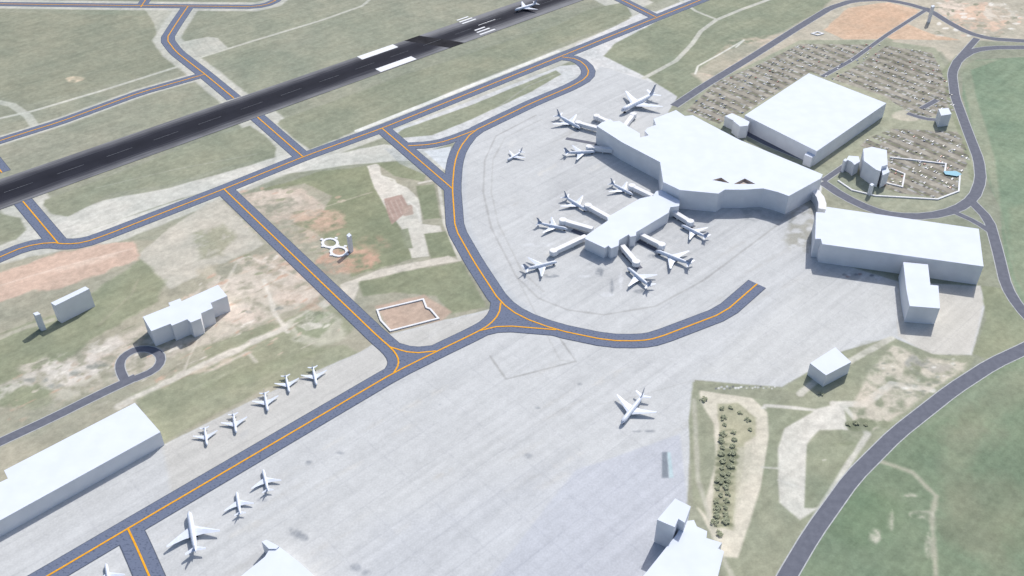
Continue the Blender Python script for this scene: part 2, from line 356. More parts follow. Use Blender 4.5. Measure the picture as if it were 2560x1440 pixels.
for y in range(1075,1330,17):
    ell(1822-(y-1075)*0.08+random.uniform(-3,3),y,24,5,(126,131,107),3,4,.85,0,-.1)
paint([(1745,958),(1955,975),(1995,985),(2000,1002),(1900,998),(1745,975)],(148,152,133),2,1,.9)
for k in range(22): ell(1790+k*7,968+random.uniform(-3,4),2.5,2,random.choice(((230,232,236),(110,114,122),(200,204,210))),1,1,.9)
CP2=(207,206,197)
paint([(1910,1010),(1990,1015),(2040,1022),(2085,1010),(2110,1020),(2120,1075),(2050,1075),(2018,1110),(2012,1270),(2045,1270),(2000,1300),(1948,1255),(1945,1120),(1962,1070),(2030,1030),(1900,1022)],CP2,2.5,1,1)
paint([(1915,1018),(2035,1027),(1950,1075),(1940,1130),(1900,1240),(1930,1060)],(150,156,134),2.5,1,1)
paint([(2055,1080),(2105,1074),(2150,1100),(2152,1150),(2085,1240),(2030,1270),(2012,1268),(2018,1115)],(145,152,130),2.5,1,1)
ell(2110,1110,34,10,(130,139,114),4,6,.7,.6); ell(2060,1150,10,6,(214,212,203),3,3,.8)
pline([(2085,1010),(2160,1010),(2230,960),(2330,975)],9,CP2,2.5,.95,1)
pline([(2000,985),(2060,935),(2120,905),(2230,845)],8,CP2,2.5,.8,1)
pline([(1735,1000),(1745,1200),(1800,1380),(1830,1440)],5,(187,186,173),3,.7,1)
pline([(1905,1168),(1960,1172),(2010,1192)],2.2,(202,202,193),2,.9)
pline([(1945,1200),(2010,1222)],1.4,(218,218,212),2,.8)
pline([(2105,1010),(2170,1085),(2120,1160),(2040,1290),(1950,1440)],6,(203,203,194),2.5,.9,1)
paint([(2130,990),(2230,860),(2300,890),(2420,905),(2410,930),(2330,975),(2240,1050),(2170,1080),(2130,1060)],(203,196,182),4,6,.85,mottle=.9)
ell(2290,905,34,18,(146,150,146),4,8,.7,1.4); ell(2350,920,40,14,(168,166,158),4,8,.6,1.4); ell(2150,1060,40,12,(130,138,113),4,8,.8)
ell(2180,870,40,20,(148,150,135),6,8,.6,1); ell(2230,1060,60,10,(147,154,129),4,8,.8)
for k in range(50): ell(random.uniform(2190,2400),random.uniform(880,990),random.uniform(3,9),random.uniform(2,4),random.choice(((228,228,222),(122,130,120),(146,148,136))),2,3,.7,.6)
paint([(2600,862),(2440,935),(2260,1080),(2150,1190),(2040,1340),(1960,1500),(1980,1700),(3000,1700),(3000,700)],(124,141,117),3,1,1,cls=2)
paint([(2600,880),(2450,950),(2300,1070),(2420,1030),(2600,960)],(139,151,128),12,7,.8)
ell(2470,1300,120,90,(138,143,120),30,20,.6); ell(2430,1080,90,30,(143,148,127),20,16,.6); ell(2190,1290,90,70,(116,138,108),24,16,.5)
pline([(2560,960),(2420,1060),(2380,1180),(2420,1320),(2520,1440)],30,(143,149,126),14,.5,6)
pline([(2190,1150),(2280,1180),(2340,1240),(2330,1300),(2340,1440)],5,(180,179,162),4,.8,2)
for a,b,c,d in ((2260,1240,40,10),(2300,1285,34,12),(2190,1340,14,18),(2230,1300,10,30),(2320,1370,12,44),(2045,1150,12,8)):
    ell(a,b,c,d,(202,198,184),4,8,.8,1)
for k in range(20): ell(random.uniform(2190,2360),random.uniform(1220,1440),random.uniform(5,14),random.uniform(3,8),(100,118,94),4,5,.5,.8)
# -- global tone
N4=fbm(GX,GY,4.5,91,3)-0.5
pave=(CLS==1); gm=(CLS==0)|(CLS==2)
A=np.where(pave,0.045,0.12)
C*=(1+(N1*A*0.8)+(N2*A*0.9)+(N4*A*1.3))[...,None]
C+=np.where(gm,N1*15,0)[...,None]*np.array([1.0,0.45,0.3],np.float32)
w0=np.array(G(320,1322)); w1=np.array(G(985,932)); dd=(w1-w0)/np.linalg.norm(w1-w0)
Sd=GX*dd[0]+GY*dd[1]; Td=-GX*dd[1]+GY*dd[0]
C+=np.where(pave,(fbm(Sd/16,Td,6,120,3)-0.5)*19,0)[...,None]
C+=np.where(gm,(fbm(Sd/10,Td,6,140,3)-0.5)*14,0)[...,None]
jn=pave&((((Sd/52)%1.0)<0.022)|(((Td/39)%1.0)<0.03)); C[jn]-=np.array((7,7,6),np.float32)
lum=C.mean(axis=2,keepdims=True)
C=np.where(gm[...,None],C*0.92+lum*0.08+2,C)
C=np.clip(C,20,250)
KG=0.83
LC=C/255.0; LC=np.where(LC<=0.04045,LC/12.92,((LC+0.055)/1.055)**2.4)*KG
LC=LC.reshape(-1,3)
def ground_material():
    m=bpy.data.materials.new("ground_cover"); m.use_nodes=True
    nt=m.node_tree; b=nt.nodes["Principled BSDF"]
    at=nt.nodes.new("ShaderNodeAttribute"); at.attribute_name="albedo"
    tc=nt.nodes.new("ShaderNodeTexCoord"); n=nt.nodes.new("ShaderNodeTexNoise")
    n.inputs["Scale"].default_value=0.5; n.inputs["Detail"].default_value=4
    nt.links.new(tc.outputs["Object"],n.inputs["Vector"])
    mr=nt.nodes.new("ShaderNodeMapRange"); mr.inputs["From Min"].default_value=0.25; mr.inputs["From Max"].default_value=0.75
    mr.inputs["To Min"].default_value=0.91; mr.inputs["To Max"].default_value=1.09
    nt.links.new(n.outputs["Fac"],mr.inputs["Value"])
    v=nt.nodes.new("ShaderNodeVectorMath"); v.operation='SCALE'
    nt.links.new(at.outputs["Color"],v.inputs[0]); nt.links.new(mr.outputs[0],v.inputs["Scale"])
    nt.links.new(v.outputs[0],b.inputs["Base Color"])
    b.inputs["Roughness"].default_value=0.95; b.inputs["Specular IOR Level"].default_value=0.05
    return m
M_ground=ground_material()
idx=np.arange(nx*ny).reshape(ny,nx)
quads=np.stack([idx[:-1,:-1],idx[:-1,1:],idx[1:,1:],idx[1:,:-1]],-1).reshape(-1,4)
fc=CLS[:-1,:-1].reshape(-1)
VX=GX.reshape(-1);VY=GY.reshape(-1)
for c,nm,lb,cat in ((0,"ground","grey green airfield grass with bare dirt patches","ground"),(1,"apron","pale grey concrete apron around the terminal","apron"),(2,"field","green farmland beside the airport road","field"),(3,"parking_lot","worn asphalt car park with marked rows","parking lot")):
    q=quads[fc==c]
    if len(q)==0: continue
    used,inv=np.unique(q.reshape(-1),return_inverse=True)
    me=bpy.data.meshes.new(nm)
    me.vertices.add(len(used)); co=np.zeros((len(used),3),np.float32); co[:,0]=VX[used];co[:,1]=VY[used]
    me.vertices.foreach_set("co",co.reshape(-1))
    me.loops.add(len(q)*4); me.loops.foreach_set("vertex_index",inv.reshape(-1).astype(np.int32))
    me.polygons.add(len(q)); me.polygons.foreach_set("loop_start",np.arange(0,len(q)*4,4,dtype=np.int32))
    me.update(calc_edges=True)
    ca=me.color_attributes.new("albedo",'FLOAT_COLOR','POINT')
    cc=np.ones((len(used),4),np.float32); cc[:,:3]=LC[used]
    ca.data.foreach_set("color",cc.reshape(-1))
    me.materials.append(M_ground)
    o=add(nm,me); tag(o,lb,cat,kind="structure")
B=15000
xe,ye=float(xs[-1]),float(ys[-1])
me=new_mesh("terrain",[(-B,-B,0),(B,-B,0),(B,Y0,0),(-B,Y0,0),(-B,ye,0),(B,ye,0),(B,B*2,0),(-B,B*2,0),(X0,Y0,0),(X0,ye,0),(xe,Y0,0),(xe,ye,0)],
  [(0,1,2,10,8,3),(4,9,11,5,6,7),(3,8,9,4),(10,2,5,11)],M_ground)
ca=me.color_attributes.new("albedo",'FLOAT_COLOR','POINT')
g=alb((154,158,142))
for d in ca.data: d.color=g
tag(add("terrain",me),"open grey green countryside around the airport","terrain",kind="structure")

# ------------------------------------------------------------ ribbons
def chaikin(p,k=1):
    for _ in range(k):
        q=[p[0]]
        for i in range(len(p)-1):
            a,b=p[i],p[i+1]
            L=math.hypot(b[0]-a[0],b[1]-a[1])
            f=min(0.25,12.0/max(L,1e-6)) if L>40 else 0.25
            q.append((a[0]+(b[0]-a[0])*f,a[1]+(b[1]-a[1])*f)); q.append((b[0]-(b[0]-a[0])*f,b[1]-(b[1]-a[1])*f))
        q.append(p[-1]); p=q
    return p
def ribbon_geo(w,width,z):
    V=[];Fc=[];n=len(w)
    for i in range(n):
        if i==0: d=Vector(w[1])-Vector(w[0]); 
        elif i==n-1: d=Vector(w[-1])-Vector(w[-2])
        else:
            d=(Vector(w[i])-Vector(w[i-1])).normalized()+(Vector(w[i+1])-Vector(w[i])).normalized()
        d.normalize(); nn=Vector((-d.y,d.x)); k=1.0
        if 0<i<n-1:
            e=(Vector(w[i])-Vector(w[i-1])).normalized(); c=max(0.6,e.dot(d)); k=1/c
        p=Vector(w[i]); a=p+nn*width/2*k; b=p-nn*width/2*k
        V+= [(a.x,a.y,z),(b.x,b.y,z)]
        if i: Fc.append((2*i-2,2*i-1,2*i+1,2*i))
    return V,Fc
def ribbon(name,px,width,z,mat,label,cat,smooth=1):
    w=chaikin([G(*p) for p in px],smooth)
    V,Fc=ribbon_geo(w,width,z)
    o=add(name,new_mesh(name,V,Fc,mat)); tag(o,label,cat,kind="structure"); return o
TW=24.5
for i,t in enumerate(TX):
    wd=TW*0.85 if t in (T0,T0b,T3,T5b,T6b,T8b) else TW
    ribbon("taxiway_shoulder",t,wd+1.8,0.04+0.008*i,M_edge,"dark edge strip along a taxiway","taxiway shoulder")
    ribbon("taxiway",t,wd,0.2+0.008*i,M_taxi,"speckled blue grey asphalt taxiway crossing the airfield","taxiway")
    ribbon("taxiway_marking",t,1.9,0.5+0.004*i,M_line,"yellow centreline painted on the taxiway","road marking")
def sheet(name,px,z,mat,label,cat):
    w=[G(*p) for p in px]
    tr=tessellate_polygon([[Vector((a,b,0)) for a,b in w]])
    o=add(name,new_mesh(name,[(a,b,z) for a,b in w],[tuple(t) for t in tr],mat)); tag(o,label,cat,kind="structure"); return o
sheet("taxiway",[(978,872),(1040,884),(1088,880),(986,932),(998,905)],0.36,M_taxi,"speckled asphalt wedge between two taxiways","taxiway")
sheet("taxiway",[(1252,760),(1300,795),(1390,826),(1260,815),(1205,828),(1245,800)],0.37,M_taxi,"speckled asphalt wedge where taxiways meet","taxiway")

# runway
r0=Vector(G(0,486)); r1=Vector(G(1430,-16)); rdir=(r1-r0).normalized(); rnm=Vector((-rdir.y,rdir.x))
RL0,RL1=-150,(r1-r0).length+260; RW=85
def runway_material():
    m=bpy.data.materials.new("runway_asphalt"); m.use_nodes=True
    nt=m.node_tree; b=nt.nodes["Principled BSDF"]
    tc=nt.nodes.new("ShaderNodeTexCoord"); sp=nt.nodes.new("ShaderNodeSeparateXYZ")
    nt.links.new(tc.outputs["Object"],sp.inputs[0])
    ab=nt.nodes.new("ShaderNodeMath"); ab.operation='ABSOLUTE'; nt.links.new(sp.outputs["Y"],ab.inputs[0])
    mp=nt.nodes.new("ShaderNodeMapping"); mp.inputs["Scale"].default_value=(0.012,0.35,1); nt.links.new(tc.outputs["Object"],mp.inputs[0])
    n=nt.nodes.new("ShaderNodeTexNoise"); n.inputs["Scale"].default_value=1; n.inputs["Detail"].default_value=5; nt.links.new(mp.outputs[0],n.inputs["Vector"])
    ma=nt.nodes.new("ShaderNodeMath"); ma.operation='MULTIPLY_ADD'; ma.inputs[1].default_value=24; nt.links.new(n.outputs["Fac"],ma.inputs[0]); nt.links.new(ab.outputs[0],ma.inputs[2])
    dv=nt.nodes.new("ShaderNodeMath"); dv.operation='DIVIDE'; dv.inputs[1].default_value=60; nt.links.new(ma.outputs[0],dv.inputs[0])
    # beyond the cross strip the worn grey edges are wider
    fr=nt.nodes.new("ShaderNodeMapRange"); fr.inputs["From Min"].default_value=CROSS-10; fr.inputs["From Max"].default_value=CROSS+40
    fr.inputs["To Min"].default_value=0.0; fr.inputs["To Max"].default_value=0.16; nt.links.new(sp.outputs["X"],fr.inputs["Value"])
    ad=nt.nodes.new("ShaderNodeMath"); ad.operation='ADD'; nt.links.new(dv.outputs[0],ad.inputs[0]); nt.links.new(fr.outputs[0],ad.inputs[1])
    r=nt.nodes.new("ShaderNodeValToRGB"); nt.links.new(ad.outputs[0],r.inputs[0])
    e=r.color_ramp.elements; e[0].position=0.18; e[0].color=alb((39,41,51)); e[1].position=0.93; e[1].color=alb((134,136,142))
    x=e.new(0.52); x.color=alb((46,48,58)); x=e.new(0.66); x.color=alb((74,76,85)); x=e.new(0.80); x.color=alb((110,112,118))
    n2=nt.nodes.new("ShaderNodeTexNoise"); n2.inputs["Scale"].default_value=0.03; n2.inputs["Detail"].default_value=6; nt.links.new(tc.outputs["Object"],n2.inputs["Vector"])
    mr=nt.nodes.new("ShaderNodeMapRange"); mr.inputs["To Min"].default_value=0.7; mr.inputs["To Max"].default_value=1.35; nt.links.new(n2.outputs["Fac"],mr.inputs["Value"])
    v=nt.nodes.new("ShaderNodeVectorMath"); v.operation='SCALE'; nt.links.new(r.outputs[0],v.inputs[0]); nt.links.new(mr.outputs[0],v.inputs["Scale"])
    nt.links.new(v.outputs[0],b.inputs["Base Color"]); b.inputs["Roughness"].default_value=0.9; b.inputs["Specular IOR Level"].default_value=0.1
    return m
def st(px):
    p=Vector(G(*px))-r0; return p.dot(rdir),p.dot(rnm)
CROSS=st((1050,105))[0]
me=new_mesh("runway",[(RL0,-RW/2,0),(RL1,-RW/2,0),(RL1,RW/2,0),(RL0,RW/2,0)],[(0,1,2,3)],runway_material())
ro=add("runway",me); ro.location=(r0.x,r0.y,0.6); ro.rotation_euler=(0,0,math.atan2(rdir.y,rdir.x)); tag(ro,"long dark asphalt runway streaked with tyre marks","runway",kind="structure")
def rq(s0,s1,t0,t1,mat,z,name,label):
    V=[]
    for s,t in ((s0,t0),(s1,t0),(s1,t1),(s0,t1)):
        p=r0+rdir*s+rnm*t; V.append((p.x,p.y,z))
    o=add(name,new_mesh(name,V,[(0,1,2,3)],mat)); tag(o,label,"road marking",kind="structure")
s=RL0
while s<RL1:
    rq(s,s+42,-0.45,0.45,M_dash,0.66,"runway_marking","faint worn centreline dash on the runway"); s+=78
def block(a,b,wid,zz=0.7):
    sa,ta=st(a); sb,tb=st(b); t=(ta+tb)/2
    rq(sa,sb,t-wid/2,t+wid/2,M_white,zz,"runway_marking","bright white block painted on the runway")
block((901,147),(987,114),17); block((947,178),(1033,144),17)
for a,b in (((1143,52),(1170,42)),((1149,56),(1180,45)),((1156,60),(1189,48)),((1187,77),(1212,68)),((1192,82),(1224,71)),((1199,87),(1238,74))):
    block(a,b,4.2,0.7)
block((1196,64),(1238,49),1.4,0.7)
M_patch=mat_noise("fresh_asphalt",alb((30,31,38)),alb((46,47,54)),0.05)
sa,_=st((1040,105)); p0=sa
V=[]
for s_,t_ in ((p0-14,RW/2),(p0+22,RW/2),(p0+66,-RW/2),(p0+30,-RW/2)):
    p=r0+rdir*s_+rnm*t_; V.append((p.x,p.y,0.63))
tag(add("runway_patch",new_mesh("runway_patch",V,[(0,1,2,3)],M_patch)),"darker asphalt strip crossing the runway","runway",kind="structure")

# roads
R1=[(1685,265),(1760,215),(1875,145),(1990,72),(2075,20),(2130,2),(2200,-2),(2265,8),(2325,26),(2370,55),(2420,82),(2475,97),(2620,106)]
R2=[(2055,192),(2130,150),(2220,85),(2322,20)]
R3=[(2620,118),(2480,119),(2432,126),(2396,148),(2380,182),(2387,240),(2420,330),(2447,400),(2452,450),(2435,495),(2390,525),(2320,541),(2240,540),(2180,525),(2110,492),(2055,455)]
R3b=[(2442,96),(2396,148)]
R4=[(2430,505),(2472,548),(2495,630),(2515,715),(2545,765),(2640,870)]
R4b=[(2385,530),(2440,555),(2480,582)]
R5=[(2700,800),(2570,868),(2480,910),(2380,975),(2240,1085),(2130,1195),(2030,1335),(1965,1445),(1920,1530)]
R6=[(-60,1133),(130,1045),(250,985),(340,943)]
R6b=[(312,950),(300,925),(300,905),(312,888),(340,873),(375,872),(400,885),(403,905),(385,927),(335,948)]
RR=[(R1,15),(R2,8),(R3,15.5),(R3b,12),(R4,14),(R4b,9),(R5,16),(R6,12),(R6b,10),([(1797,197),(1873,148)],8),([(2303,272),(2342,250)],9),([(2268,283),(2310,297),(2352,300)],9),([(1845,318),(1930,362),(2040,405)],20),([(2058,452),(2130,402)],9)]
for i,(r,w) in enumerate(RR):
    ribbon("kerb",r,w+2.2,0.03+0.006*i,M_kerb,"pale concrete kerb strip along a road","kerb",1)
    ribbon("road",r,w,0.14+0.006*i,M_road,"smooth grey asphalt airport access road","road",1)
for a,b,w in (((1415,346),(1492,360),8),((1430,575),(1490,600),8),((1470,520),(1530,550),8),((1560,632),(1600,672),9),((1685,540),(1735,568),8),((1590,600),(1640,625),8)):  # flat dark strips painting in the shade beneath the boarding bridges
    ribbon("stand_shade",[a,b],w,0.1,M_road,"dark strip painted as bridge shade at an aircraft stand","painted shade",0)

# ------------------------------------------------------------ buildings
def poly_building(name,label,cat,roof_px,ref,base_v,height=None,hole=None,group=None):
    u,v=ref
    h=height if height else solve_h(u,v,base_v)
    w=[G(a,b,h) for a,b in roof_px]
    cx=sum(p[0] for p in w)/len(w); cy=sum(p[1] for p in w)/len(w)
    root=empty(name,(cx,cy,0))
    L=[(p[0]-cx,p[1]-cy) for p in w]; n=len(L)
    V=[(a,b,0) for a,b in L]+[(a,b,h-0.25) for a,b in L]
    add("wall",new_mesh("wall",V,[(i,(i+1)%n,n+(i+1)%n,n+i) for i in range(n)],M_wall),root)
    loops=[[Vector((a,b,0)) for a,b in L]]; allv=list(L)
    holes=[]
    if hole:
        for hp in hole:
            hw=[G(a,b,h) for a,b in hp]; hl=[(p[0]-cx,p[1]-cy) for p in hw]
            loops.append([Vector((a,b,0)) for a,b in hl]); allv+=hl; holes.append(hl)
    tr=tessellate_polygon(loops)
    V=[(a,b,h) for a,b in allv]; Fc=[tuple(t) for t in tr]
    k=len(V); V+=[(a,b,h-0.25) for a,b in L]
    Fc+=[(i,(i+1)%n,k+(i+1)%n,k+i) for i in range(n)]
    me=new_mesh("roof",V,Fc,M_roof); add("roof",me,root)
    for hl in holes:
        m=len(hl); V=[(a,b,h-0.02) for a,b in hl]+[(a,b,h-4) for a,b in hl]
        me=new_mesh("courtyard",V,[(i,(i+1)%m,m+(i+1)%m,m+i) for i in range(m)]+[tuple(range(m,2*m))],M_brown); add("courtyard",me,root)
    tag(root,label,cat,group); return root,h
poly_building("terminal_building","large angular white airport terminal with flat roof","airport terminal",
 [(1492,315),(1504,306),(1526,298),(1534,304),(1548,302),(1600,334),(1600,344),(1622,338),(1612,328),(1618,320),(1640,312),(1634,297),(1690,275),(1712,290),(1732,288),(1760,303),(1850,350),(2057,436),(2052,446),(1972,490),(1945,480),(1908,471),(1862,474),(1812,474),(1796,484),(1700,475),(1658,455),(1650,405),(1556,356)],(1908,471),517,
 hole=[[(1781,450),(1803,444),(1824,458)],[(1834,460),(1862,446),(1889,460)]])
poly_building("parking_garage","huge square white flat-roofed building behind the terminal","parking garage",[(2022,183),(2216,258),(2042,378),(1862,288)],(2042,378),414)
poly_building("link_building","small white block joined to the square building","building",[(1812,290),(1830,283),(1852,293),(1834,301)],(1834,301),325)
poly_building("link_building","small white block joined to the square building","building",[(1833,302),(1850,292),(1874,304),(1870,314),(1850,316)],(1850,316),346)
poly_building("stair_block","white stair block at the corner of the square building","building",[(2011,386),(2024,376),(2043,385),(2030,394)],(2030,394),419)
poly_building("pier_building","white pier concourse with flat roof and gates","airport pier",
 [(1633,489),(1640,478),(1656,474),(1668,483),(1700,501),(1698,515),(1676,518),(1671,532),(1591,580),(1590,589),(1576,592),(1572,586),(1548,600),(1546,614),(1528,621),(1521,614),(1512,620),(1463,597),(1466,588),(1520,551),(1518,543),(1600,496)],(1512,620),646)
poly_building("hangar","very long white flat-roofed hangar beside the access road","hangar",[(2067,517),(2447,572),(2459,666),(2056,610),(2052,597),(2038,597),(2040,530),(2062,532)],(2459,666),712)
poly_building("office_building","stepped white office block standing beside the apron","office building",[(2258,655),(2320,661),(2326,712),(2346,714),(2350,771),(2274,765),(2266,724)],(2350,771),811)
poly_building("square_building","small white cube-shaped building on the apron edge","building",[(2088,868),(2128,905),(2065,938),(2025,908)],(2065,938),967)
poly_building("warehouse","long white warehouse beside the taxiway","warehouse",[(337,1007),(401,1080),(-200,1411),(-285,1340),(20,1196),(10,1176)],(401,1080),1112)
poly_building("fire_station","white building with stepped facade beside a looped drive","building",
 [(357,792),(425,765),(421,757),(450,746),(454,753),(545,712),(568,740),(527,757),(532,770),(503,783),(502,796),(477,806),(468,798),(430,814),(426,809),(378,828)],(378,828),866)
poly_building("slab_building","thin tall white slab building on the grass","building",[(127,757),(213,716),(223,722),(138,764)],(138,764),808)
poly_building("small_tower","small slim white tower on the grass","tower",[(82,783),(94,779),(101,785),(89,789)],(89,789),828)
poly_building("square_building","small white block beside the car park","building",[(2346,272),(2371,270),(2379,285),(2353,289)],(2353,289),318)
poly_building("stair_tower","tall white block at the end of a stepped building","building",[(1688,1246),(1727,1266),(1712,1307),(1696,1297),(1687,1318),(1643,1299)],(1643,1299),1355)
poly_building("cargo_building","white cargo building with a zigzag stepped side","building",
 [(1690,1338),(1712,1303),(1735,1300),(1742,1316),(1768,1328),(1766,1345),(1805,1357),(1795,1371),(1810,1378),(1780,1500),(1560,1500),(1608,1440)],(1690,1338),1372)
poly_building("maintenance_building","white flat-roofed building at the apron edge","building",[(672,1376),(700,1368),(745,1403),(790,1443),(850,1500),(530,1505),(600,1442),(662,1392)],(672,1376),1400)
poly_building("corner_block","slim white block beside a flat-roofed building","building",[(654,1354),(666,1349),(698,1366),(690,1372),(672,1372)],(654,1354),1380)
poly_building("beacon_tower","slim tall white tower beside the road junction","tower",[(2328,14),(2335,12),(2337,16),(2330,18)],(2330,18),58)
poly_building("control_tower","slim white control tower on the open field","control tower",[(866,588),(873,582),(879,588),(872,593)],(872,593),633)
poly_building("hotel_building","white high block standing beside the car park","building",[(2158,372),(2180,367),(2217,375),(2219,412),(2204,416),(2202,428),(2190,424),(2160,402)],(2202,428),468)
poly_building("stepped_tower","boxy white angular tower beside a high block","tower",[(2116,398),(2122,389),(2147,391),(2150,404),(2136,412),(2130,405)],(2136,412),440)
poly_building("stair_tower","slim white stair tower beside a high block","tower",[(2108,400),(2114,396),(2119,400),(2113,404)],(2113,404),432)
poly_building("stair_tower","slim white stair tower beside a high block","tower",[(2174,461),(2180,457),(2186,461),(2180,465)],(2180,465),490)
poly_building("annex_block","low white annex beside a high block","building",[(2203,418),(2218,414),(2224,430),(2207,438)],(2207,438),470)

def ringwall(name,label,px,width,h,closed=True,cat="wall"):
    w=[Vector(G(*p,h)) for p in px]; n=len(w)
    c=sum(w,Vector((0,0)))/n
    V=[];Fc=[]
    for i in range(n):
        if closed: a,b=w[i-1],w[(i+1)%n]
        else: a,b=w[max(0,i-1)],w[min(n-1,i+1)]
        d1=(w[i]-a).normalized() if (w[i]-a).length>0 else None
        d2=(b-w[i]).normalized() if (b-w[i]).length>0 else None
        d=((d1 or d2)+(d2 or d1)).normalized(); k=1/max(0.5,(d1 or d2).dot(d)); nn=Vector((-d.y,d.x))*width/2*k
        for p in (w[i]+nn,w[i]-nn):
            V+=[(p.x-c.x,p.y-c.y,0),(p.x-c.x,p.y-c.y,h)]
    m=n if closed else n-1
    for i in range(m):
        j=(i+1)%n; a=4*i;b=4*j
        Fc+=[(a,b,b+1,a+1),(a+2,a+3,b+3,b+2),(a+1,b+1,b+3,a+3)]
    if not closed: Fc+=[(0,1,3,2),(4*n-4,4*n-2,4*n-1,4*n-3)]
    o=add(name,new_mesh(name,V,Fc,M_wall)); o.location=(c.x,c.y,0); tag(o,label,cat); return o
for cx,cy,rx,ry,hh in ((825,607,19,11,0.9),(847,628,20,11.5,1.1)):
    ringwall("ring_wall","low white ring-shaped wall on bare ground",[(cx+rx*math.cos(k*math.pi/6),cy+ry*math.sin(k*math.pi/6)) for k in range(12)],3.6,hh)
    for a in (0.6,2.4,3.7,5.4):
        x,y=G(cx+rx*1.28*math.cos(a),cy+ry*1.28*math.sin(a))
        bm=bmesh.new(); r_=bmesh.ops.create_cone(bm,cap_ends=True,segments=4,radius1=2.8,radius2=2.6,depth=1.2)
        bmesh.ops.translate(bm,vec=(0,0,0.6),verts=bm.verts)
        me=bpy.data.meshes.new("ring_buttress"); bm.to_mesh(me); bm.free(); me.materials.append(M_wall)
        o=add("ring_buttress",me); o.location=(x,y,0); o.rotation_euler=(0,0,a); tag(o,"low white concrete block beside a ring wall","block")
ringwall("foundation_wall","low white foundation outline on reddish dirt",[(943,774),(1058,747),(1066,768),(1076,772),(1096,795),(976,826),(952,800)],2.3,1.4)
ringwall("perimeter_wall","low white wall bounding a car park",[(2225,392),(2365,408),(2362,430),(2400,438),(2397,477),(2344,497),(2188,488),(2130,474),(2095,450)],2.4,1.6,False)
ringwall("garden_wall","low white wall around a small yard",[(2228,420),(2262,434),(2256,466),(2215,456)],2.2,1.5,False)
ringwall("low_wall","low white rectangular wall near bare ground",[(2030,83),(2044,79),(2058,83),(2044,87)],3,1.5)
ringwall("curved_bridge","curved white covered bridge linking terminal and hangar",[(2024,470),(2040,478),(2051,492),(2056,508),(2056,522)],11,14,False,"bridge")
sheet("swimming_pool",[(2358,430),(2390,430),(2404,438),(2392,443),(2362,438)],1.8,M_water,"pale blue pool beside the car park wall","pool")

# ------------------------------------------------------------ jet bridges
def box(bm,cx,cy,cz,sx,sy,sz):
    r=bmesh.ops.create_cube(bm,size=1); bmesh.ops.scale(bm,vec=(sx,sy,sz),verts=r['verts']); bmesh.ops.translate(bm,vec=(cx,cy,cz),verts=r['verts']); return r['verts']
def bm_mesh(name,bm,mat,smooth=False):
    me=bpy.data.meshes.new(name); bmesh.ops.recalc_face_normals(bm,faces=bm.faces); bm.to_mesh(me); bm.free(); me.materials.append(mat)
    if smooth: me.polygons.foreach_set("use_smooth",[True]*len(me.polygons))
    return me
def jet_bridge(a,b,w=7):
    A=Vector(G(*a,9)); Bv=Vector(G(*b,9)); d=Bv-A; L=d.length
    root=empty("jet_bridge",(A.x,A.y,0)); root.rotation_euler=(0,0,math.atan2(d.y,d.x))
    bm=bmesh.new(); box(bm,L/2,0,6,L,w,6); add("tunnel",bm_mesh("tunnel",bm,M_wall),root)
    bm=bmesh.new()
    r=w*0.8
    bmesh.ops.create_cone(bm,cap_ends=True,segments=8,radius1=r,radius2=r,depth=6.6)
    bmesh.ops.translate(bm,vec=(L+r*0.5,0,6.1),verts=bm.verts); add("cab",bm_mesh("cab",bm,M_wall),root)
    for k in (0.45,0.95):
        bm=bmesh.new(); box(bm,L*k,0,1.5,1.6,w*0.7,2.99); add("support_leg",bm_mesh("support_leg",bm,M_wall),root)
    tag(root,"white passenger boarding bridge reaching a parked aircraft","jet bridge","jet bridges at the terminal gates")
for a,b in (((1465,588),(1388,624)),((1482,570),(1412,550)),((1530,545),(1474,514)),((1632,488),(1584,465)),((1676,522),(1722,550)),((1600,583),(1650,608)),((1556,612),(1588,650)),((1558,318),(1582,286)),((1508,322),(1450,306)),((1532,372),(1478,366)),((1528,305),(1495,290))):
    jet_bridge(a,b)

# ------------------------------------------------------------ aircraft
def loft(stations,seg=14):
    V=[];Fc=[]
    for (x,r,zc) in stations:
        for k in range(seg):
            t=2*math.pi*k/seg; V.append((x,r*math.cos(t),zc+r*math.sin(t)))
    for i in range(len(stations)-1):
        for k in range(seg):
            Fc.append((i*seg+k,i*seg+(k+1)%seg,(i+1)*seg+(k+1)%seg,(i+1)*seg+k))
    Fc.append(tuple(range(seg))[::-1]); Fc.append(tuple((len(stations)-1)*seg+k for k in range(seg)))
    return V,Fc
def slab(sections):
    V=[];Fc=[]
    for xl,xt,y,z,th in sections:
        c=xl-xt
        V+=[(xl,y,z),(xl-0.3*c,y,z+th/2),(xt,y,z),(xl-0.3*c,y,z-th/2)]
    for i in range(len(sections)-1):
        a=4*i;b=a+4
        for k in range(4): Fc.append((a+k,a+(k+1)%4,b+(k+1)%4,b+k))
    Fc.append((0,1,2,3)); n=4*(len(sections)-1); Fc.append((n+3,n+2,n+1,n))
    return V,Fc
ZC=4.4
fus=loft([(25,0.15,ZC-0.6),(24.6,0.7,ZC-0.5),(23.6,1.35,ZC-0.3),(22,1.95,ZC-0.1),(19.5,2.35,ZC),(16,2.45,ZC),(-8,2.45,ZC),(-13,2.2,ZC+0.2),(-18,1.5,ZC+0.7),(-22,0.8,ZC+1.1),(-25,0.25,ZC+1.4)])
ME_f=new_mesh("fuselage",*fus,M_plane,smooth=True)
def wing(s): return slab([(8.5,-4.5,s*1.0,ZC-1.2,1.4),(3.6,-4.9,s*8,ZC-0.7,1.0),(-7.0,-9.2,s*23,ZC+0.6,0.35)])
ME_w=[new_mesh("wing",*wing(s),M_plane) for s in (1,-1)]
ME_t=[new_mesh("tailplane",*slab([(-17.5,-22.5,s*0.6,ZC+1.1,0.6),(-22.3,-24.6,s*8.8,ZC+1.7,0.25)]),M_plane) for s in (1,-1)]
